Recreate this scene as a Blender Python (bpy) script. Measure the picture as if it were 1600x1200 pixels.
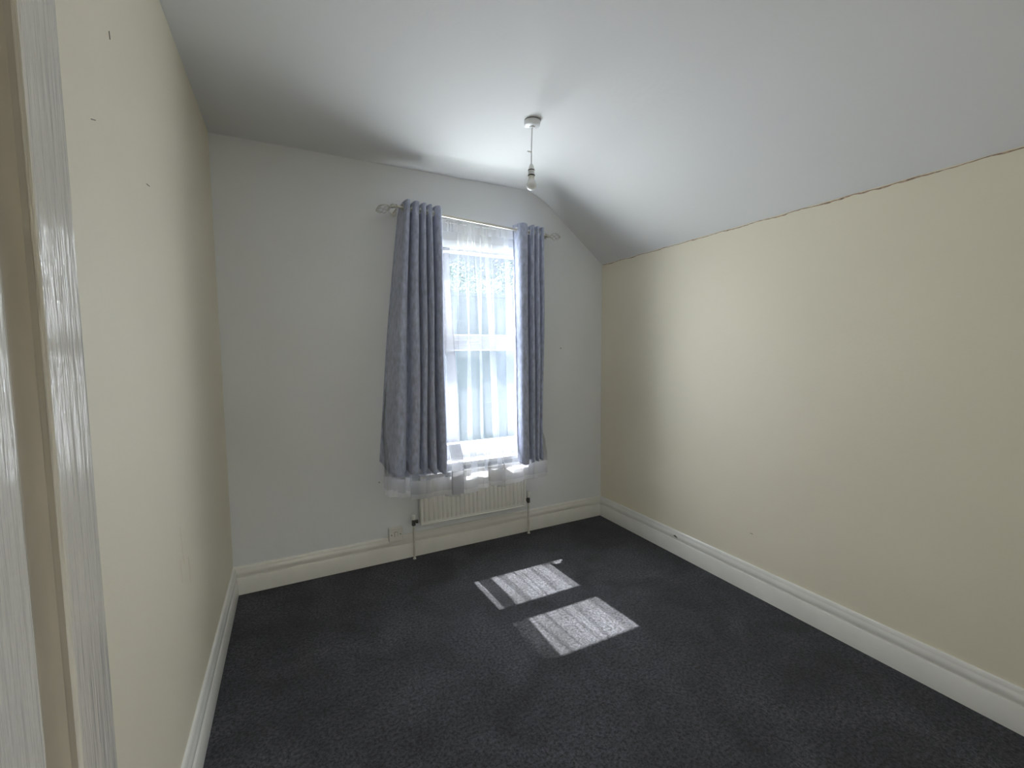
import bpy, bmesh, math, random
from mathutils import Vector, Matrix
PI = math.pi
random.seed(7)
for o in list(bpy.data.objects): bpy.data.objects.remove(o, do_unlink=True)
S = bpy.context.scene
COL = S.collection

# ------------------------------------------------------------------ camera, world, light, exposure
F, YAW, PITCH, ROLL = 681.32, .4707, .0749, -.0085
fw = Vector((math.sin(YAW)*math.cos(PITCH), math.cos(YAW)*math.cos(PITCH), -math.sin(PITCH)))
rt = Vector((math.cos(YAW), -math.sin(YAW), 0)); up = rt.cross(fw)
c_, s_ = math.cos(ROLL), math.sin(ROLL)
rt, up = c_*rt + s_*up, -s_*rt + c_*up
cd = bpy.data.cameras.new('camera'); cd.sensor_width = 36; cd.lens = F/1600*36; cd.clip_start = .01
cam = bpy.data.objects.new('camera', cd); COL.objects.link(cam)
m = Matrix((rt, up, -fw)).transposed().to_4x4(); m.translation = (.3409, -2.9141, 1.4)
cam.matrix_world = m
S.camera = cam

w = bpy.data.worlds.new('sky'); S.world = w; w.use_nodes = True
bg = w.node_tree.nodes['Background']; bg.inputs['Color'].default_value = (.76, .88, 1.0, 1); bg.inputs['Strength'].default_value = .6

sd = bpy.data.lights.new('sun', 'SUN'); sd.energy = 40; sd.angle = math.radians(.53); sd.color = (1, .97, .93)
sun = bpy.data.objects.new('sun', sd); COL.objects.link(sun)
sun.rotation_euler = Vector((.053, -1, -1.505)).to_track_quat('-Z', 'Y').to_euler()
sun.location = (1.4, 4, 8)

# daylight of the open sky and garden entering through the window
ad = bpy.data.lights.new('window_daylight', 'AREA'); ad.shape = 'RECTANGLE'; ad.size = 1.25; ad.size_y = 1.75
ad.energy = 150; ad.color = (.935, .96, 1.0)
al = bpy.data.objects.new('window_daylight', ad); COL.objects.link(al)
al.location = (1.57, .27, 1.46); al.rotation_euler = (math.radians(-90), 0, 0)

# added fill lamp in the unseen landing, lifting the dark window wall
ld = bpy.data.lights.new('landing_fill_light', 'AREA'); ld.shape = 'RECTANGLE'; ld.size = 1.0; ld.size_y = .8; ld.energy = 40; ld.color = (.90, .95, 1.0)
lo = bpy.data.objects.new('landing_fill_light', ld); COL.objects.link(lo); lo.location = (.6, -4.3, 2.38)

vs = S.view_settings
vs.view_transform = 'Standard'; vs.look = 'None'; vs.gamma = 1; vs.exposure = 0; vs.use_curve_mapping = False
S.cycles.transparent_max_bounces = 32

# ------------------------------------------------------------------ materials
def mat(name, col, rough=.6, spec=.3, metal=0, bump=None, var=None, sheen=0, trans=0):
    """bump = (scale xyz, strength, distance, detail); var = (scale xyz, amount, detail): mottles the colour"""
    M = bpy.data.materials.new(name); M.use_nodes = True
    nt = M.node_tree; b = nt.nodes['Principled BSDF']
    b.inputs['Base Color'].default_value = (*col, 1); b.inputs['Roughness'].default_value = rough
    b.inputs['Specular IOR Level'].default_value = spec; b.inputs['Metallic'].default_value = metal
    if sheen:
        b.inputs['Sheen Weight'].default_value = sheen; b.inputs['Sheen Roughness'].default_value = .4
    def noise(sc, det):
        tc = nt.nodes.new('ShaderNodeTexCoord'); mp = nt.nodes.new('ShaderNodeMapping')
        mp.inputs['Scale'].default_value = sc; nz = nt.nodes.new('ShaderNodeTexNoise')
        nz.inputs['Scale'].default_value = 1; nz.inputs['Detail'].default_value = det
        nt.links.new(tc.outputs['Object'], mp.inputs['Vector']); nt.links.new(mp.outputs['Vector'], nz.inputs['Vector'])
        return nz
    if var:
        nz = noise(var[0], var[2]); r = nt.nodes.new('ShaderNodeValToRGB'); a = var[1]
        r.color_ramp.elements[0].position = .3; r.color_ramp.elements[1].position = .7
        r.color_ramp.elements[0].color = (*[c*(1-a) for c in col], 1); r.color_ramp.elements[1].color = (*[min(1, c*(1+a)) for c in col], 1)
        nt.links.new(nz.outputs['Fac'], r.inputs['Fac']); nt.links.new(r.outputs['Color'], b.inputs['Base Color'])
    if bump:
        nz = noise(bump[0], bump[3]); bp = nt.nodes.new('ShaderNodeBump')
        bp.inputs['Strength'].default_value = bump[1]; bp.inputs['Distance'].default_value = bump[2]
        nt.links.new(nz.outputs['Fac'], bp.inputs['Height']); nt.links.new(bp.outputs['Normal'], b.inputs['Normal'])
    return M

def sheer(name, fac, col=(.93, .93, .95)):
    M = bpy.data.materials.new(name); M.use_nodes = True; nt = M.node_tree
    nt.nodes.remove(nt.nodes['Principled BSDF']); out = nt.nodes['Material Output']
    t = nt.nodes.new('ShaderNodeBsdfTransparent'); d = nt.nodes.new('ShaderNodeBsdfDiffuse'); l = nt.nodes.new('ShaderNodeBsdfTranslucent')
    for n in (d, l): n.inputs['Color'].default_value = (*col, 1)
    a = nt.nodes.new('ShaderNodeMixShader'); a.inputs[0].default_value = .5
    nt.links.new(d.outputs[0], a.inputs[1]); nt.links.new(l.outputs[0], a.inputs[2])
    x = nt.nodes.new('ShaderNodeMixShader'); x.inputs[0].default_value = fac
    nt.links.new(t.outputs[0], x.inputs[1]); nt.links.new(a.outputs[0], x.inputs[2]); nt.links.new(x.outputs[0], out.inputs['Surface'])
    return M

def pane_mat(name, tint=(.97, .99, 1), gloss=.06):
    M = bpy.data.materials.new(name); M.use_nodes = True; nt = M.node_tree
    nt.nodes.remove(nt.nodes['Principled BSDF']); out = nt.nodes['Material Output']
    t = nt.nodes.new('ShaderNodeBsdfTransparent'); t.inputs[0].default_value = (*tint, 1)
    g = nt.nodes.new('ShaderNodeBsdfGlossy'); g.inputs['Roughness'].default_value = .02
    x = nt.nodes.new('ShaderNodeMixShader'); x.inputs[0].default_value = gloss
    nt.links.new(t.outputs[0], x.inputs[1]); nt.links.new(g.outputs[0], x.inputs[2]); nt.links.new(x.outputs[0], out.inputs['Surface'])
    return M

def carpet_mat():
    M = bpy.data.materials.new('carpet'); M.use_nodes = True; nt = M.node_tree; b = nt.nodes['Principled BSDF']; L = nt.links.new
    tc = nt.nodes.new('ShaderNodeTexCoord')
    def nz(scale, det, rough=.5, dist=0):
        n = nt.nodes.new('ShaderNodeTexNoise'); n.inputs['Scale'].default_value = scale; n.inputs['Detail'].default_value = det
        n.inputs['Roughness'].default_value = rough; n.inputs['Distortion'].default_value = dist
        L(tc.outputs['Object'], n.inputs['Vector']); return n
    fine = nz(80, 6, .85); big = nz(3.2, 4, .6, .6)
    r = nt.nodes.new('ShaderNodeValToRGB'); e = r.color_ramp.elements
    e[0].position = .42; e[0].color = (.006, .0065, .008, 1); e[1].position = .60; e[1].color = (.082, .084, .099, 1)
    L(fine.outputs['Fac'], r.inputs['Fac'])
    r2 = nt.nodes.new('ShaderNodeValToRGB'); e = r2.color_ramp.elements
    e[0].position = .35; e[0].color = (.50, .50, .50, 1); e[1].position = .65; e[1].color = (1.25, 1.25, 1.25, 1)
    L(big.outputs['Fac'], r2.inputs['Fac'])
    mx = nt.nodes.new('ShaderNodeMixRGB'); mx.blend_type = 'MULTIPLY'; mx.inputs[0].default_value = 1
    L(r.outputs[0], mx.inputs[1]); L(r2.outputs[0], mx.inputs[2]); L(mx.outputs[0], b.inputs['Base Color'])
    bp = nt.nodes.new('ShaderNodeBump'); bp.inputs['Strength'].default_value = .9; bp.inputs['Distance'].default_value = .006
    L(fine.outputs['Fac'], bp.inputs['Height']); L(bp.outputs['Normal'], b.inputs['Normal'])
    b.inputs['Roughness'].default_value = .95; b.inputs['Specular IOR Level'].default_value = .05
    b.inputs['Sheen Weight'].default_value = .15; b.inputs['Sheen Roughness'].default_value = .6
    return M

PL = ((60, 60, 60), .12, .004, 3)
M = dict(
    white_wall=mat('white_wall_paint', (.85, .868, .895), .75, .25, bump=PL, var=((1.5, 1.5, 1.5), .02, 3)),
    cream=mat('cream_wall_paint', (.84, .78, .63), .5, .3, bump=PL, var=((1.3, 1.3, 1.3), .025, 4)),
    ceiling=mat('ceiling_paint', (.83, .835, .84), .8, .2, bump=((35, 35, 35), .12, .005, 3)),
    gloss=mat('white_gloss_woodwork', (.82, .805, .76), .22, .5, bump=((14, 14, 14), .15, .004, 2), var=((9, 9, 9), .03, 4)),
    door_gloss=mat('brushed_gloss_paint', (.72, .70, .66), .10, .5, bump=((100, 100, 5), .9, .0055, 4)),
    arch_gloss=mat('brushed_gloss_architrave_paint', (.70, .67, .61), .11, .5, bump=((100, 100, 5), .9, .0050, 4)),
    moulding=mat('yellowed_shaded_gloss', (.43, .39, .325), .4, .4, var=((30, 30, 6), .06, 3)),  # yellowed paint, darkened further for the shade on its side away from the window
    carpet=carpet_mat(),
    upvc=mat('white_window_plastic', (.86, .87, .88), .3, .5),
    sill=mat('white_sill_paint', (.84, .84, .83), .3, .5),
    glass=pane_mat('window_glass'),
    gasket=mat('grey_window_gasket', (.22, .23, .24), .6),
    net=sheer('sheer_net_dimmed', .22, (.25, .268, .31)), net_bunch=sheer('bunched_net', .45, (.36, .37, .40)), net_low_brightened=sheer('sheer_net_low_brightened', .42, (.80, .80, .83)), net_header=sheer('sheer_net_header', .55), net_upper_brightened=sheer('sheer_net_upper_brightened', .22, (.85, .86, .88)), net_hem=sheer('sheer_net_hem', .5),  # one net: greyer copies where backlit, whiter copies where no backlight reaches
    velvet=mat('grey_velvet', (.46, .495, .645), .85, .15, bump=((90, 90, 50), .5, .004, 4), var=((55, 55, 24), .22, 4), sheen=.5),
    lining=mat('cream_curtain_lining', (.55, .52, .46), .9, .1),
    chrome=mat('brushed_nickel', (.62, .61, .58), .28, .5, metal=1),
    silver=mat('champagne_rod_metal', (.70, .67, .60), .32, .5, metal=1),
    rose_shade=mat('rose_shadow_dark', (.06, .06, .06), .45, .5, metal=.6),
    rad=mat('radiator_enamel', (.80, .785, .735), .32, .5),
    pipe=mat('painted_pipe', (.66, .63, .57), .35, .5, var=((40, 40, 18), .12, 3)),
    brass=mat('painted_valve', (.10, .10, .09), .4, .5, metal=.5, var=((90, 90, 90), .7, 3)),
    plastic=mat('white_plastic', (.78, .77, .72), .35, .5),
    plastic_cool=mat('white_pendant_plastic', (.80, .81, .82), .3, .5),
    black=mat('dark_gap', (.012, .012, .012), .7),
    bulb=mat('opal_bulb_glass', (.86, .87, .88), .12, .6),
    crack=mat('exposed_brown_plaster', (.46, .34, .25), .9, .1, var=((70, 70, 70), .45, 4)),
    mark=mat('dark_scuff', (.13, .12, .105), .8, .1),
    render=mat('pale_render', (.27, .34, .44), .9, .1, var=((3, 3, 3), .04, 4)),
    leaf=mat('tree_leaf', (.10, .21, .13), .6, .3, var=((5, 5, 5), .5, 3)),
    bark=mat('tree_bark', (.16, .12, .09), .9, .1, bump=((20, 20, 5), .5, .02, 3)),
    grass=mat('garden_lawn', (.22, .30, .13), .95, .1, var=((2, 2, 2), .3, 5)),
)

# ------------------------------------------------------------------ helpers
class MB:
    def __init__(s): s.v, s.f = [], []
    def add(s, v, f):
        n = len(s.v); s.v += [tuple(p) for p in v]; s.f += [tuple(i+n for i in q) for q in f]; return s
    def box(s, a, b):
        (x0, y0, z0), (x1, y1, z1) = a, b
        return s.add([(x0,y0,z0),(x1,y0,z0),(x1,y1,z0),(x0,y1,z0),(x0,y0,z1),(x1,y0,z1),(x1,y1,z1),(x0,y1,z1)],
                     [(0,3,2,1),(4,5,6,7),(0,1,5,4),(1,2,6,5),(2,3,7,6),(3,0,4,7)])
    def tube(s, pts, r, n=12, cap=True):
        pts = [Vector(p) for p in pts]; rs = r if isinstance(r, (list, tuple)) else [r]*len(pts)
        v, f = [], []; pn = None
        for i, p in enumerate(pts):
            t = (pts[min(i+1, len(pts)-1)] - pts[max(i-1, 0)]).normalized()
            if pn is None: a = t.orthogonal().normalized()
            else: a = (pn - t*pn.dot(t)).normalized()
            pn = a; b = t.cross(a)
            v += [p + rs[i]*(math.cos(2*PI*k/n)*a + math.sin(2*PI*k/n)*b) for k in range(n)]
        for i in range(len(pts)-1):
            for k in range(n):
                f.append((i*n+k, i*n+(k+1) % n, (i+1)*n+(k+1) % n, (i+1)*n+k))
        if cap: f += [tuple(range(n-1, -1, -1)), tuple(range((len(pts)-1)*n, len(pts)*n))]
        return s.add(v, f)
    def lathe(s, prof, o, n=32):
        """prof = [(r, z)], axis z through o"""
        v = [(o[0]+r*math.cos(2*PI*k/n), o[1]+r*math.sin(2*PI*k/n), o[2]+z) for r, z in prof for k in range(n)]
        f = [(i*n+k, i*n+(k+1) % n, (i+1)*n+(k+1) % n, (i+1)*n+k) for i in range(len(prof)-1) for k in range(n)]
        return s.add(v, f)
    def torus(s, c, ax, R, r, n=24, k=8):
        ax = Vector(ax).normalized(); a = ax.orthogonal().normalized(); b = ax.cross(a); c = Vector(c)
        v, f = [], []
        for i in range(n):
            d = math.cos(2*PI*i/n)*a + math.sin(2*PI*i/n)*b
            for j in range(k):
                v.append(c + d*(R + r*math.cos(2*PI*j/k)) + ax*r*math.sin(2*PI*j/k))
        for i in range(n):
            for j in range(k):
                f.append((i*k+j, ((i+1) % n)*k+j, ((i+1) % n)*k+(j+1) % k, i*k+(j+1) % k))
        return s.add(v, f)
    def prism(s, prof, axis, a, b):
        """closed 2D profile extruded along axis x or y from a to b. profile coords: (y,z) for x, (x,z) for y"""
        n = len(prof); P = (lambda t, q: (t, q[0], q[1])) if axis == 'x' else (lambda t, q: (q[0], t, q[1]))
        v = [P(a, q) for q in prof] + [P(b, q) for q in prof]
        f = [(i, (i+1) % n, n+(i+1) % n, n+i) for i in range(n)] + [tuple(range(n-1, -1, -1)), tuple(range(n, 2*n))]
        return s.add(v, f)
    def build(s, name, material, parent=None, smooth=False, bevel=0, seg=2):
        me = bpy.data.meshes.new(name); me.from_pydata(s.v, [], s.f); me.update()
        bm = bmesh.new(); bm.from_mesh(me); bmesh.ops.recalc_face_normals(bm, faces=bm.faces); bm.to_mesh(me); bm.free()
        o = bpy.data.objects.new(name, me); COL.objects.link(o); me.materials.append(material)
        if parent is not None: o.parent = parent; o.matrix_parent_inverse = parent.matrix_world.inverted()
        if smooth:
            for p in me.polygons: p.use_smooth = True
            if smooth == 'auto': 
                e = o.modifiers.new('es', 'EDGE_SPLIT'); e.split_angle = math.radians(35)
        if bevel:
            b = o.modifiers.new('bevel', 'BEVEL'); b.width = bevel; b.segments = seg; b.limit_method = 'ANGLE'
        return o

def tag(o, label=None, cat=None, group=None, kind=None):
    if label: o['label'] = label
    if cat: o['category'] = cat
    if group: o['group'] = group
    if kind: o['kind'] = kind
    return o
def empty(name, loc):
    o = bpy.data.objects.new(name, None); COL.objects.link(o); o.location = loc; o.empty_display_size = .05
    o.matrix_world = Matrix.Translation(loc); return o
def structure(o, label, cat): return tag(o, label, cat, kind='structure')
def sstep(t): t = max(0, min(1, t)); return t*t*(3-2*t)
def lerp(a, b, t): return a + (b-a)*t
def table(tab, x):
    if x <= tab[0][0]: return tab[0][1]
    for (a, p), (b, q) in zip(tab, tab[1:]):
        if x <= b: return lerp(p, q, (x-a)/(b-a))
    return tab[-1][1]

# ------------------------------------------------------------------ room shell
W, H, HS, XK, YB = 2.664, 2.589, 2.103, 2.04, -3.45
WX0, WX1, WZ0, WZ1 = 1.15, 1.99, .60, 2.245          # window opening
fl = MB().box((-.14, YB-.14, -.12), (W+.14, .17, 0)).build('floor', M['carpet'])
structure(fl, 'charcoal grey short pile carpet covering the bedroom floor', 'floor')

wb = MB().box((-.14, 0, 0), (WX0, .17, 2.8)).box((WX1, 0, 0), (W+.14, .17, 2.8)).box((WX0, 0, 0), (WX1, .17, WZ0)).box((WX0, 0, WZ1), (WX1, .17, 2.8)).build('wall_back', M['white_wall'])
structure(wb, 'white painted wall that holds the curtained window', 'wall')
wl = MB().box((-.14, YB, 0), (0, 0, 2.8)).build('wall_left', M['cream'])
structure(wl, 'cream painted wall on the left beside the door frame', 'wall')
wr = MB().box((W, YB, 0), (W+.14, 0, HS+.03)).build('wall_right', M['cream'])
structure(wr, 'low cream painted wall on the right under the sloping ceiling', 'wall')
wf = MB().box((-.14, YB-.14, 0), (.10, YB, 2.8)).box((.90, YB-.14, 0), (W+.14, YB, 2.8)).box((.10, YB-.14, 2.0), (.90, YB, 2.8)).build('wall_front', M['cream'])  # doorway added to let the landing fill light through
structure(wf, 'cream painted wall behind the viewer with a doorway added for the fill light', 'wall')
wn = MB().box((-.44, YB-1.5, 0), (-.30, YB-.14, 2.5)).box((1.5, YB-1.5, 0), (1.64, YB-.14, 2.5)).box((-.44, YB-1.64, 0), (1.64, YB-1.5, 2.5)).box((-.44, YB-.28, 0), (.02, YB-.14, 2.5)).box((.98, YB-.28, 0), (1.64, YB-.14, 2.5)).build('wall_added_landing', M['cream'])  # unseen landing, added to hold the fill lamp
structure(wn, 'cream painted walls of the unseen landing added behind the viewer for the fill light', 'wall')
cn = MB().box((-.44, YB-1.64, 2.4), (1.64, YB-.14, 2.5)).build('ceiling_added_landing', M['ceiling'])
structure(cn, 'white ceiling of the unseen landing added behind the viewer for the fill light', 'ceiling')
fn = MB().box((-.44, YB-1.64, -.12), (1.64, YB-.14, 0)).build('floor_added_landing', M['carpet'])
structure(fn, 'charcoal carpet of the unseen landing added behind the viewer for the fill light', 'floor')

# ceiling: flat part, soft bend, slope down to the right wall
sl = (HS-H)/(W-XK); bend = .16
prof = [(-.14, H), (XK-bend, H)]
for i in range(1, 12):
    t = i/12; p0, p1, p2 = (XK-bend, H), (XK, H), (XK+bend*.8, H+sl*bend*.8)
    prof.append(tuple((1-t)**2*a + 2*t*(1-t)*b + t*t*c for a, b, c in zip(p0, p1, p2)))
prof += [(XK+bend*.8, H+sl*bend*.8), (W+.14, HS+sl*.14), (W+.14, 2.9), (-.14, 2.9)]
ce = MB().prism(prof, 'y', YB-.14, .17).build('ceiling', M['ceiling'], smooth='auto')
structure(ce, 'white ceiling, flat on the left and sloping down on the right', 'ceiling')

# skirting boards: tall face, quirk, rounded top moulding
SK = [(0, 0), (.022, 0), (.022, .0985), (.0205, .1008), (.0105, .1015), (.0105, .1120), (.0170, .1130), (.0185, .122), (.0172, .133), (.0135, .141), (.0115, .147), (.0112, .155), (.007, .1615), (0, .164)]
bb = MB().prism([(-d, z) for d, z in SK], 'x', 0, W).build('baseboard_back', M['gloss'], smooth='auto')
structure(bb, 'cream gloss skirting board under the window', 'skirting')
br = MB().prism([(W-d, z) for d, z in SK], 'y', YB, 0).build('baseboard_right', M['gloss'], smooth='auto')
structure(br, 'scuffed white gloss skirting board along the right wall', 'skirting')
bl = MB().prism([(d, z) for d, z in SK], 'y', -1.942, 0).build('baseboard_left', M['gloss'], smooth='auto')
structure(bl, 'white gloss skirting board along the left wall', 'skirting')
bf = MB().prism([(YB+d, z) for d, z in SK], 'x', .98, W).build('baseboard_front', M['gloss'], smooth='auto')
structure(bf, 'white gloss skirting board behind the viewer', 'skirting')

# chips and scratches on the right skirting
def ragged(pts, nrm, name, material, parent):
    """thin raised chip: polygon pts with depth along nrm"""
    n = len(pts); nrm = Vector(nrm); v = [Vector(p) for p in pts] + [Vector(p)+nrm for p in pts]
    return MB().add(v, [tuple(range(n-1, -1, -1)), tuple(range(n, 2*n))] + [(i, (i+1) % n, n+(i+1) % n, n+i) for i in range(n)]).build(name, material, parent)
ragged([(W-.0183, -.815, .126), (W-.0183, -.828, .134), (W-.0183, -.842, .130), (W-.0183, -.852, .118), (W-.0183, -.838, .121), (W-.0183, -.826, .123)], (-.0012, 0, 0), 'paint_chip', M['mark'], br)
for y, z, l in ((-1.36, .075, .03), (-1.345, .067, .02), (-1.40, .045, .05), (-1.9, .066, .03), (-1.905, .058, .026), (-1.912, .050, .018), (-1.98, .05, .03), (-1.86, .06, .02)):
    MB().box((W-.0228, y-l/2, z), (W-.0218, y+l/2, z+.0025)).build('paint_scratch', M['gloss'], br)

# ragged crack where the right wall meets the sloping ceiling
rnd = random.Random(3)
v, f = [], []; N = 160
for i in range(N+1):
    y = -.012 - i/N*2.6
    wv = .0012 + .0022*max(0, math.sin(i*.37)+.4*math.sin(i*.91+1)) + rnd.random()*.0022
    if y < -1.55: wv += .0045*sstep((-1.55-y)/.25)*sstep((2.2+y)/.25)*(.6+.5*math.sin(i*1.3))
    z = HS - .002 - .004*abs(math.sin(i*.23)) + rnd.uniform(-.0012, .0012)
    v += [(W-.0008, y, z), (W-.0008, y, z-max(.0008, wv)), (W-.0030, y, z), ]
for i in range(N):
    a, b = i*3, i*3+3
    f += [(a, b, b+1, a+1), (a, a+2, b+2, b), (a+2, a+1, b+1, b+2)]
MB().add(v, f).build('plaster_crack', M['crack'], wr)

# staples, nail holes and scuffs
def mark(a, b, r, parent, name='staple', material=None): return MB().tube([a, b], r, 6).build(name, material or M['mark'], parent)
mark((.0006, -1.544, 2.146), (.0006, -1.541, 2.129), .0009, wl)
mark((.0006, -1.699, 1.880), (.0006, -1.676, 1.888), .0009, wl)
mark((.0006, -1.310, 1.882), (.0006, -1.280, 1.885), .0009, wl)
for y0, z0, y1, z1 in ((-1.19, .84, -1.165, .70), (-1.215, .74, -1.21, .66), (-1.10, .70, -1.09, .60)):
    mark((.0002, y0, z0), (.0002, y1, z1), .0009, wl, 'scuff_line', M['cream'])
mark((2.259, .001, 1.421), (2.259, -.003, 1.421), .004, wb, 'nail_hole')
mark((.835, .001, .545), (.835, -.003, .545), .004, wb, 'nail_hole')
mark((2.19, 0, 1.19), (2.215, 0, 1.186), .0012, wb, 'scuff_line', M['white_wall'])
mark((2.070, -1.972, 2.5725), (2.084, -1.958, 2.561), .002, ce, 'ceiling_mark')
mark((W-.001, -1.36, .345), (W-.001, -1.375, .344), .0014, wr, 'scuff_line')

# ------------------------------------------------------------------ door frame on the left wall
d1 = empty('door_1', (.0, -2.5, 0)); structure(d1, 'white gloss door with wide moulded architrave at the left edge', 'door')
DY0, DY1, DZ = -2.098, -2.930, 2.06     # inner edges of the architrave
# section across the architrave: (offset from outer edge, projection)
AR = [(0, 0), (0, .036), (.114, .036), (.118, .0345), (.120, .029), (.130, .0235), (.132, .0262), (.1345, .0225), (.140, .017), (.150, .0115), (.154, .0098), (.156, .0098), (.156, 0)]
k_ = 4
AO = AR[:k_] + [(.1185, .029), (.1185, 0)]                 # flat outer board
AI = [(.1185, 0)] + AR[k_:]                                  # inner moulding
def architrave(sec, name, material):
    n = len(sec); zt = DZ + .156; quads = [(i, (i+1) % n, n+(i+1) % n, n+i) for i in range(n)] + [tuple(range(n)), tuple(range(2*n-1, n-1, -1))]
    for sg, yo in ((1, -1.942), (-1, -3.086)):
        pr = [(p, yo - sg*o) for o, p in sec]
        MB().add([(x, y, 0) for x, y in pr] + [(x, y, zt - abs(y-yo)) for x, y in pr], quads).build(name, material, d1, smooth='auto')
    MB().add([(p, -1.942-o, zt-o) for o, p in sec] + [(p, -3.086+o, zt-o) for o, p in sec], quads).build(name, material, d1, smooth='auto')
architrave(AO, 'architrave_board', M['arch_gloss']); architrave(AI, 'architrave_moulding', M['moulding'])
leaf = MB().box((.0005, DY1, .01), (.0095, DY0, DZ)).build('door_leaf', M['door_gloss'], d1)
for z0, z1 in ((.25, .80), (1.0, 1.85)):
    for y0, y1 in ((-2.49, -2.30), (-2.77, -2.57)):
        MB().box((.008, y0, z0), (.0135, y1, z1)).build('door_panel', M['door_gloss'], leaf, bevel=.004)
kb = MB(); kb.tube([(.005, -2.85, .95), (.03, -2.85, .95)], .012); kb.lathe([(0, -.028), (.018, -.024), (.028, 0), (.018, .024), (0, .028)], (.055, -2.85, .95), 24)
kb.build('door_knob', M['chrome'], leaf, smooth='auto')

# ------------------------------------------------------------------ window
wi = empty('window_1', (1.57, .06, .6)); structure(wi, 'white framed window with two panes behind the net curtain', 'window')
def ring(x0, x1, z0, z1, wid, y0, y1, name, material, parent, bottom=None, top=None):
    bo = bottom or wid; to = top or wid
    o = MB().box((x0, y0, z0), (x0+wid, y1, z1)).box((x1-wid, y0, z0), (x1, y1, z1)).box((x0+wid, y0, z0), (x1-wid, y1, z0+bo)).box((x0+wid, y0, z1-to), (x1-wid, y1, z1))
    return o.build(name, material, parent, bevel=.004)
fr = ring(WX0, WX1, .638, WZ1, .058, .025, .105, 'frame', M['upvc'], wi, bottom=.052, top=.078)
mull = MB().box((WX0+.058, .022, 1.435), (WX1-.058, .102, 1.495)).build('meeting_rail', M['upvc'], wi, bevel=.004)
s1 = ring(WX0+.05, WX1-.05, 1.480, 2.170, .052, .010, .085, 'upper_sash', M['upvc'], wi, bottom=.040, top=.074)
s2 = ring(WX0+.05, WX1-.05, .685, 1.445, .052, .020, .085, 'lower_sash', M['upvc'], wi, bottom=.055, top=.036)
for s, z0, z1 in ((s1, 1.515, 2.10), (s2, .735, 1.412)):
    MB().box((WX0+.10, .052, z0), (WX1-.10, .056, z1)).build('pane', M['glass'], s)
    ring(WX0+.0965, WX1-.0965, z0-.002, z1+.002, .007, .0505, .0515, 'gasket', M['gasket'], s)
hd = MB().box((1.47, -.004, 1.455), (1.49, .011, 1.475)); hd.box((1.475, -.014, 1.458), (1.575, -.002, 1.472)); hd.build('handle', M['upvc'], s1, bevel=.003)
sl_ = MB().box((WX0-.03, -.105, .612), (WX1+.03, .03, .638)).build('window_sill', M['sill'], wi, bevel=.006, seg=3)

# ------------------------------------------------------------------ curtain pole
RY = -.10
def rodz(x): return 2.306 - (x-1.0)*.055
cp = empty('curtain_pole', (1.53, 0, 2.27)); tag(cp, 'thin champagne metal curtain pole with twisted cage finials', 'curtain pole')
MB().tube([(.955, RY, rodz(.955)), (2.075, RY, rodz(2.075))], .0085, 16).build('rod', M['silver'], cp, smooth='auto')
def finial(x, sgn, droop):
    fo = empty('finial', (x, RY, rodz(x))); 
    root = Vector((x, RY, rodz(x))); ax = Vector((sgn, 0, -droop)).normalized(); a = Vector((0, 1, 0)); b = ax.cross(a)
    mb = MB(); L_, R_ = .088, .026
    for k in range(5):
        pts = []
        for i in range(15):
            t = i/14; ang = 2*PI*k/5 + t*PI*.9; r = R_*math.sin(PI*min(1, t*.93+.04))**.8
            pts.append(root + ax*(.024 + t*L_) + r*(math.cos(ang)*a + math.sin(ang)*b))
        mb.tube(pts, .0021, 6)
    mb.tube([root - ax*.004, root + ax*.012], .0125, 14); mb.tube([root + ax*.012, root + ax*.028], [.009, .006], 12)
    tip = root + ax*(.024+L_); mb.tube([tip - ax*.004, tip + ax*.004], .004, 8)
    bpy.data.objects.remove(fo); return mb.build('finial', M['chrome'], cp, smooth='auto')
finial(.955, -1, .42); finial(2.075, 1, -.02)
for x in (.975, 2.062):
    z = rodz(x); mb = MB(); mb.tube([(x, 0, z-.012), (x, -.006, z-.012)], .022, 16); mb.tube([(x, -.004, z-.012), (x, RY+.01, z-.014)], .0055, 10)
    mb.torus((x, RY, z), (1, 0, 0), .0125, .003, 18, 6); mb.tube([(x, RY, z-.012), (x, RY, z-.026)], .004, 8)
    mb.build('bracket', M['chrome'], cp, smooth='auto')

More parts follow.
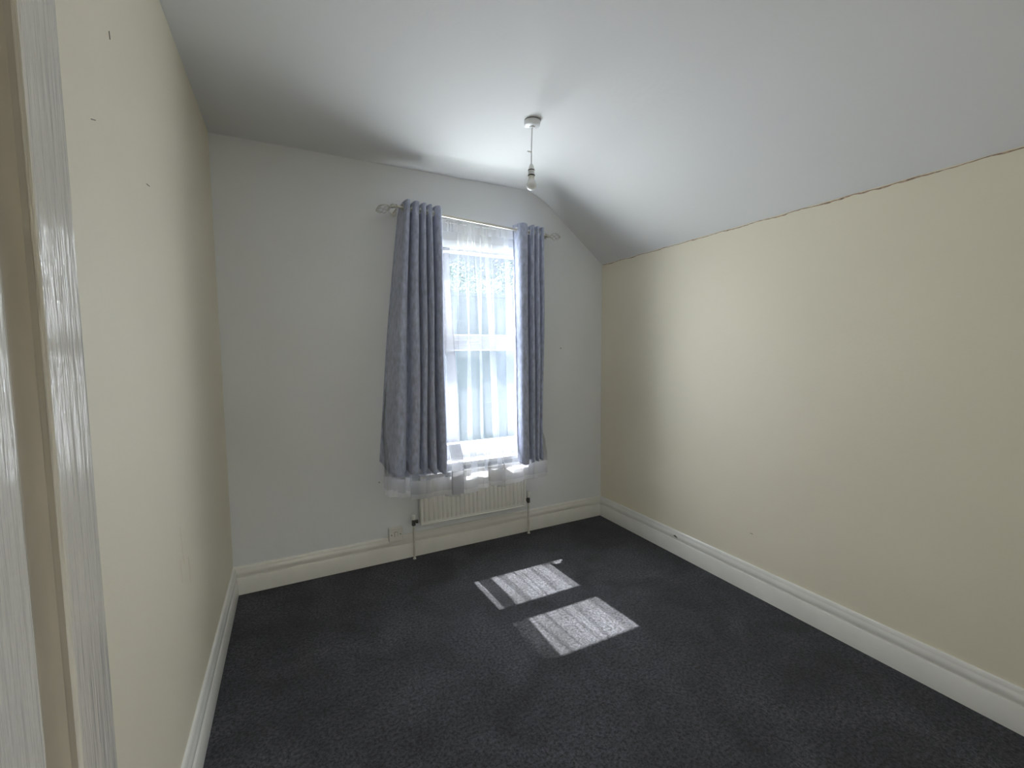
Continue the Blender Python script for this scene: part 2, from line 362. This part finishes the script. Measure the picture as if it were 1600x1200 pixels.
# ------------------------------------------------------------------ eyelet curtains
def curtain(name, label, n, top_x, bot_x, ztop, zbot, y_top, y_bot, amp_top, amp_bot, seed, ret):
    """n front folds; top_x/bot_x: fold boundaries (n+1 values); fabric starts and ends at the back of a fold"""
    rnd = random.Random(seed); NU, NV = n*36, 70
    ph = [rnd.uniform(0, 6) for _ in range(6)]
    def P(u, t):
        k = min(n-1, int(u*n)); fu = u*n-k
        e = t**.85
        xa, xb = lerp(top_x[k], bot_x[k], e), lerp(top_x[k+1], bot_x[k+1], e)
        # within a fold: back -> front -> back, fronts rounded (x lags at front to give S shape)
        cy = math.cos(2*PI*fu); x = lerp(xa, xb, fu - .135*math.sin(2*PI*fu)*(1-.35*e) + .03*math.sin(4*PI*fu))
        A = lerp(amp_top, amp_bot*(1+.35*math.sin(ph[0]+k*2.1)), e)
        y = lerp(y_top, y_bot, t**.7) + A*cy*(1 if abs(cy) < 1 else 1)
        y += .006*e*math.sin(7*u+ph[1]+t*5) + .004*math.sin(t*9+ph[2]+k)
        x += .004*math.sin(t*7+ph[3]+k*1.7)*e
        uo = u if ret < 0 else 1-u
        if uo < .5/n: y = lerp(y, -.010, sstep(1-uo*2*n))
        zt = ztop(lerp(top_x[k], top_x[k+1], fu)) + .004*math.cos(2*PI*fu+PI)
        zb = zbot(u) - .012*math.cos(2*PI*fu)*(-1)
        return Vector((x, y, lerp(zt, zb, t)))
    # rows concentrated near the top so eyelet holes are round
    tv = [.0016*i for i in range(48)] + [.0016*48 + (1-.0016*48)*((i+1)/NV) for i in range(NV)]
    eyes = []
    for k in range(n):
        for fu in (.25, .75):
            u = (k+fu)/n; 
            best = min(tv[:48], key=lambda t: abs(P(u, t).z - rodz(P(u, t).x)))
            q = P(u, best); q.y = RY; eyes.append((u, q, (P(u+.002, best)-P(u-.002, best)).normalized()))
    v = [P(i/NU, t) for t in tv for i in range(NU+1)]; f = []
    for j in range(len(tv)-1):
        for i in range(NU):
            a = j*(NU+1)+i; q = (v[a]+v[a+NU+2])/2
            if j < 48 and any((q-e[1]).length < .0195 for e in eyes): continue
            f.append((a, a+1, a+NU+2, a+NU+1))
    root = empty(name, ((top_x[0]+top_x[-1])/2, y_bot, zbot(.5))); tag(root, label, 'curtain', 'grey velvet eyelet curtains')
    cl = MB().add(v, f).build('fabric', M['velvet'], root, smooth=True)
    sm = cl.modifiers.new('thick', 'SOLIDIFY'); sm.thickness = .003; sm.offset = 0
    for u, q, tg in eyes:
        nr = Vector((tg.y, -tg.x, 0)).normalized()
        MB().torus(q, nr, .0215, .0034, 22, 6).build('eyelet', M['chrome'], root, smooth=True)
    # hem fold at the bottom and turned side edge with pale lining
    for side in (0, 1):
        u0 = 0 if side == 0 else 1-.012*1; pts = []; vv = []; ff = []
        for j in range(41):
            t = .03 + .965*j/40
            a, b = P(u0, t), P(u0+.012, t); o_ = Vector((0, .0035, 0))
            vv += [a+o_, b+o_]
        ff = [(2*j, 2*j+1, 2*j+3, 2*j+2) for j in range(40)]
        MB().add(vv, ff).build('lining_edge', M['lining'], root, smooth=True)
    return root
curtain('curtain', 'wide grey velvet eyelet curtain hanging left of the window, flared at its hem', 5,
        [1.012, 1.066, 1.122, 1.166, 1.204, 1.272], [.835, .985, 1.075, 1.125, 1.180, 1.252],
        lambda x: rodz(x)+.040, lambda u: table([(0, .675), (.12, .628), (.3, .630), (1, .612)], u),
        RY, -.175, .042, .030, 1, -1)
curtain('curtain', 'narrow grey velvet eyelet curtain hanging right of the window', 4,
        [1.806, 1.915, 1.958, 2.001, 2.042], [1.796, 1.890, 1.925, 1.960, 2.004],
        lambda x: rodz(x)+.042, lambda u: table([(0, .585), (.25, .590), (.4, .602), (1, .608)], u),
        RY, -.165, .040, .026, 5, 1)

# ------------------------------------------------------------------ net curtain
def netcurtain():
    rnd = random.Random(11); NU, NV = 1100, 80
    ZT = 2.285
    # fold phase runs unevenly so pleats bunch in places
    ks = [(rnd.uniform(3, 5), rnd.uniform(0, 6)), (rnd.uniform(8, 11), rnd.uniform(0, 6)), (rnd.uniform(15, 19), rnd.uniform(0, 6))]
    bx = [(0, .828), (.17, 1.035), (.36, 1.30), (.46, 1.37), (.70, 1.66), (.86, 1.86), (1, 2.045)]
    tx = [(0, 1.03), (.17, 1.15), (.36, 1.30), (.70, 1.62), (.86, 1.83), (1, 2.03)]
    hz = [(0, .520), (.10, .462), (.14, .490), (.17, .440), (.25, .437), (.30, .452), (.345, .425), (.40, .405), (.46, .425), (.55, .452), (.66, .450), (.70, .428), (.735, .425), (.75, .452), (.86, .462), (.875, .452), (1, .462)]
    pl = []; uu = .015
    while uu < .99:
        pl.append((uu, rnd.uniform(.009, .016), rnd.choice((.5, 1.5, 2.0, 2.4, 2.8)), rnd.uniform(-.010, .010)))
        uu += rnd.uniform(.026, .052)
    def P(u, t):
        e = sstep(t*1.05)
        z = lerp(ZT, table(hz, u), t)
        x = lerp(table(tx, u), table(bx, u), e)
        mid = math.exp(-((u-.56)/.24)**2)
        f1 = sum(a*math.sin(2*PI*k*u+p+t*q) for a, (k, p), q in zip((.9, .75, .4), ks, (.9, .6, .4)))
        g = math.sin(2*PI*38*u + 2*math.sin(9*u))
        A = lerp(.004, .010+.018*mid, sstep(t*2.2))
        y = lerp(-.040, -.062, sstep(t*2)) - .078*sstep((t-.79)*8)
        y += A*f1*1.15 + .0035*g*(1-.6*t)
        x += (.012+.016*mid*t)*math.cos(2*PI*ks[1][0]*u+ks[1][1]+.6*t+.6)*sstep(t*2) + .010*sstep(t*1.5)*math.sin(2*PI*ks[2][0]*u+ks[2][1]+.8)+.0012*math.cos(2*PI*38*u+2*math.sin(9*u))
        for uk, sg, wt, dr in pl:
            xi = (u-uk-dr*t)/sg
            if abs(xi) < 4:
                ex = math.exp(-xi*xi/2); x -= wt*sg*1.75*xi*ex*(.75+.25*t); y -= .55*wt*sg*ex*sstep(t*3)
        y = max(-.106 - .07*sstep((t-.79)*8), min(y, -.022))
        if t > .79: y = min(y, lerp(y, min(y, -.122), sstep((t-.79)*10)))
        ed = min(u, 1-u)
        if ed < .1: y = lerp(y, -.032, sstep(1-ed*10)*(1-sstep((t-.72)*8)))
        return Vector((x, y, z))
    tv = [i/NV for i in range(NV+1)]
    def sheet(t0, t1, rows, dy=0):
        v = [P(i/NU, lerp(t0, t1, j/rows)) + Vector((0, dy, 0)) for j in range(rows+1) for i in range(NU+1)]
        f = [(j*(NU+1)+i, j*(NU+1)+i+1, (j+1)*(NU+1)+i+1, (j+1)*(NU+1)+i) for j in range(rows) for i in range(NU)]
        return MB().add(v, f)
    root = empty('net_curtain', (1.5, -.12, .45)); tag(root, 'sheer white net curtain gathered across the window behind the velvet curtains', 'net curtain')
    sheet(.036, .100, 6).build('upper_net_brightened', M['net_upper_brightened'], root, smooth=True)  # same net; upper and lower strips whitened for lack of backlight
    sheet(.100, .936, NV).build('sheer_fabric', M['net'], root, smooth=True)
    # the leading edge bunched beside the left curtain
    NP = 4
    def bunch(z0, z1, NR, name, material):
        v = []
        for j in range(NR+1):
            z = lerp(z0, z1, j/NR); t = (2.2-z)/1.775
            x0 = table([(0, 1.238), (.43, 1.255), (.47, 1.290), (1, 1.291)], t); wd = lerp(1.330, 1.374, sstep(t*1.3)) - x0
            yb = lerp(-.055, -.080, t) - .062*sstep((.80-z)*7)
            for i in range(NP*6+1):
                q = i/6; tri = abs((q % 2)-1)
                v.append((x0 + wd*(1-tri)*(1+.04*math.sin(q*3+t*4)) + .002*math.sin(q*5+t*9), yb - .020*(q/NP-.5) + .006*math.sin(q*2.2+t*3), z))
        n = NP*6+1
        MB().add(v, [(j*n+i, j*n+i+1, (j+1)*n+i+1, (j+1)*n+i) for j in range(NR) for i in range(n-1)]).build(name, material, root, smooth=True)
    bunch(2.10, .585, 54, 'bunched_edge', M['net_bunch']); bunch(.587, .43, 8, 'bunched_net_brightened', M['net_low_brightened'])
    sheet(0, .040, 5, -.001).build('gathered_heading', M['net_header'], root, smooth=True)
    sheet(.934, .985, 8).build('lower_net_brightened', M['net_low_brightened'], root, smooth=True)
    sheet(.983, 1, 2, -.001).build('hem', M['net_hem'], root, smooth=True)
    MB().tube([(1.0, -.040, 2.268), (2.05, -.040, 2.262)], .0025, 8).build('heading_wire', M['upvc'], root)
netcurtain()

# ------------------------------------------------------------------ radiator
ra = empty('radiator', (1.49, -.06, .24)); tag(ra, 'cream fluted panel radiator under the window with two valves', 'radiator')
RX0, RX1, RZ0, RZ1, RF = 1.082, 1.885, .235, .575, -.098
NF = 24; pitch = (RX1-RX0-.03)/NF; v, f = [], []
cs = []
for k in range(NF):
    x = RX0+.015+k*pitch
    cs += [(x, 0), (x+pitch*.18, 0), (x+pitch*.32, .007), (x+pitch*.68, .007), (x+pitch*.82, 0)]
cs += [(RX1-.015, 0)]
zs = [(RZ0+.004, 0), (RZ0+.022, 0), (RZ0+.036, 1), (RZ1-.036, 1), (RZ1-.022, 0), (RZ1-.004, 0)]
for z, a in zs: v += [(x, RF+.008-d*a, z) for x, d in cs]
n = len(cs); f = [(j*n+i, j*n+i+1, (j+1)*n+i+1, (j+1)*n+i) for j in range(len(zs)-1) for i in range(n-1)]
MB().add(v, f).build('fluted_panel', M['rad'], ra, smooth='auto')
MB().box((RX0, RF-.001, RZ0), (RX0+.016, -.072, RZ1)).box((RX1-.016, RF-.001, RZ0), (RX1, -.072, RZ1)).box((RX0+.016, RF+.001, RZ0), (RX1-.016, -.072, RZ0+.006)).box((RX0+.016, RF+.001, RZ1-.006), (RX1-.016, -.072, RZ1)).build('rim', M['rad'], ra, bevel=.002)
MB().box((RX0+.004, -.078, RZ0+.004), (RX1-.004, -.040, RZ1-.004)).build('back_panel', M['rad'], ra)
for x in (1.25, 1.72): MB().box((x-.015, -.042, .28), (x+.015, -.001, .54)).build('wall_bracket', M['rad'], ra)
def valve(x, sgn, zv, cap):
    pr_ = MB(); pr_.tube([(x, -.055, -.004), (x, -.055, zv-.012)], .0075, 12); pr_.build('pipe', M['pipe'], ra, smooth='auto')
    MB().lathe([(.0075, 0), (.0115, 0), (.011, .004), (.0078, .006)], (x, -.055, .0), 16).build('floor_collar', M['pipe'], ra, smooth='auto')
    b = MB(); b.tube([(x, -.055, zv-.026), (x, -.055, zv-.010)], .0125, 6); b.tube([(x, -.055, zv-.012), (x, -.055, zv+.014)], .0115, 12)
    b.tube([(x, -.055, zv), (x+sgn*.030, -.060, zv)], .009, 10); b.tube([(x+sgn*.016, -.057, zv), (x+sgn*.030, -.060, zv)], .0135, 6)
    vb = b.build('valve', M['brass'], ra, smooth='auto')
    MB().lathe([(.0, cap), (.011, cap-.002), (.0145, cap-.010), (.0150, .004), (.010, 0), (0, 0)], (x, -.055, zv+.013), 18).build('valve_cap', M['plastic'], vb, smooth='auto')
valve(1.042, 1, .258, .034); valve(1.929, -1, .268, .052)

# ------------------------------------------------------------------ wall switch plate on a surface box
so = empty('wall_switch', (.926, 0, .19)); tag(so, 'small white square switched outlet box sitting on the skirting board', 'switch')
MB().box((.882, -.030, .142), (.970, 0, .230)).build('back_box', M['plastic'], so, bevel=.003)
fp = MB().box((.880, -.039, .140), (.972, -.030, .232)).build('face_plate', M['plastic'], so, bevel=.003)
MB().box((.9155, -.0395, .172), (.9365, -.0385, .204)).build('rocker_gap', M['black'], fp)
MB().add([(.917, -.039, .1735), (.935, -.039, .1735), (.935, -.039, .2025), (.917, -.039, .2025), (.917, -.045, .1735), (.935, -.045, .1735), (.935, -.0415, .2025), (.917, -.0415, .2025)],
         [(0,1,2,3), (4,7,6,5), (0,4,5,1), (1,5,6,2), (2,6,7,3), (3,7,4,0)]).build('rocker', M['plastic'], fp, bevel=.001)
for x in (.897, .955): MB().tube([(x, -.038, .186), (x, -.0398, .186)], .0038, 12).build('screw', M['mark'], fp)

# ------------------------------------------------------------------ pendant lamp
PX, PY = 1.512, -.868
pe = empty('pendant_light', (PX, PY, H)); tag(pe, 'bare bulb pendant light hanging by a cord from the ceiling', 'lamp')
MB().lathe([(0, -.034), (.012, -.034), (.014, -.030), (.034, -.029), (.041, -.024), (.0425, -.008), (.0425, -.004), (0, -.004)], (PX, PY, H), 40).build('ceiling_rose', M['plastic_cool'], pe, smooth='auto')
MB().lathe([(0, -.005), (.0415, -.005), (.0415, 0), (0, 0)], (PX, PY, H), 40).build('rose_shadow', M['rose_shade'], pe, smooth='auto')  # dark disc painting the shadow line between rose and ceiling
MB().tube([(PX, PY, H-.033), (PX-.004, PY, H-.12), (PX-.006, PY, 2.365)], .0029, 10).build('cord', M['plastic_cool'], pe, smooth='auto')
BX = PX-.006
MB().tube([(BX-.022, PY, 2.432), (BX+.001, PY, 2.433)], .0032, 8).build('cord_tag', M['plastic'], pe)
MB().lathe([(.003, .002), (.008, -.002), (.0135, -.016), (.016, -.028), (.016, -.031), (0, -.031)], (BX, PY, 2.372), 24).build('holder_cap', M['plastic_cool'], pe, smooth='auto')
MB().lathe([(0, -.030), (.0175, -.030), (.0175, -.034), (0, -.034)], (BX, PY, 2.372), 24).build('holder_ring', M['black'], pe)
MB().lathe([(0, -.034), (.0168, -.034), (.0168, -.056), (0, -.056)], (BX, PY, 2.372), 24).build('lamp_holder', M['plastic_cool'], pe, smooth='auto')
MB().lathe([(0, -.056), (.0185, -.056), (.0185, -.060), (0, -.060)], (BX, PY, 2.372), 24).build('holder_ring', M['black'], pe)
bu = MB().lathe([(.0, -.060), (.0155, -.060), (.0155, -.075), (.018, -.080), (0, -.080)], (BX, PY, 2.372), 24).build('bulb_base', M['plastic'], pe, smooth='auto')
pr = [(.0175, -.080), (.0215, -.088)] + [(.0265*math.cos(a), -.107+.0265*math.sin(a)) for a in [math.radians(q) for q in range(35, -91, -8)]] + [(.0, -.1335)]
MB().lathe(pr, (BX, PY, 2.372), 32).build('bulb', M['bulb'], pe, smooth=True)

# ------------------------------------------------------------------ outside: garden, neighbour's wall, trees
g = MB().box((-14, .4, -3.2), (22, 30, -3.0)).build('ground', M['grass']); structure(g, 'lawn of the garden below the window', 'ground')
nb = empty('garden_building', (4.5, 7, -3)); tag(nb, 'pale rendered building across the garden seen through the net', 'building')
MB().box((-3, 7, -3), (12, 9, 2.72)).build('wall', M['render'], nb); MB().box((-3.1, 6.93, 2.72), (12.1, 9.1, 2.80)).build('coping', M['render'], nb)
def tree(x, y, zc, rx, rz, seed, label):
    rnd = random.Random(seed); root = empty('tree', (x, y, -3)); tag(root, label, 'tree', 'trees beyond the pale building')
    MB().tube([(x, y, -3), (x+.1, y, -.5), (x-.05, y, zc)], [.22, .17, .08], 10).build('trunk', M['bark'], root, smooth=True)
    v, f = [], []
    for i in range(7000):
        d = Vector((rnd.gauss(0, 1), rnd.gauss(0, 1), rnd.gauss(0, 1))).normalized(); r = rnd.random()**.4
        lump = 1+.22*math.sin(d.x*5+seed)*math.sin(d.z*6+seed*2)*math.cos(d.y*5)
        c = Vector((x, y, zc)) + Vector((d.x*rx, d.y*rx, d.z*rz))*r*lump
        a = Vector((rnd.gauss(0, 1), rnd.gauss(0, 1), rnd.gauss(0, 1))).normalized(); b = a.orthogonal().normalized(); s = rnd.uniform(.03, .075)
        k = len(v); v += [c-a*s, c+b*s*.5, c+a*s, c-b*s*.5]; f.append((k, k+1, k+2, k+3))
    fo = MB().add(v, f).build('foliage', M['leaf'], root); fo['kind'] = 'stuff'
tree(4.5, 11.0, 2.8, 1.3, 1.7, 1, 'leafy tree rising behind the pale building at the left of the window pane')
tree(6.3, 14.0, 3.4, 1.6, 1.8, 2, 'tall leafy tree farthest back behind the pale building')
tree(7.5, 11.0, 2.9, 1.3, 1.7, 4, 'leafy tree rising behind the pale building at the right of the window pane')
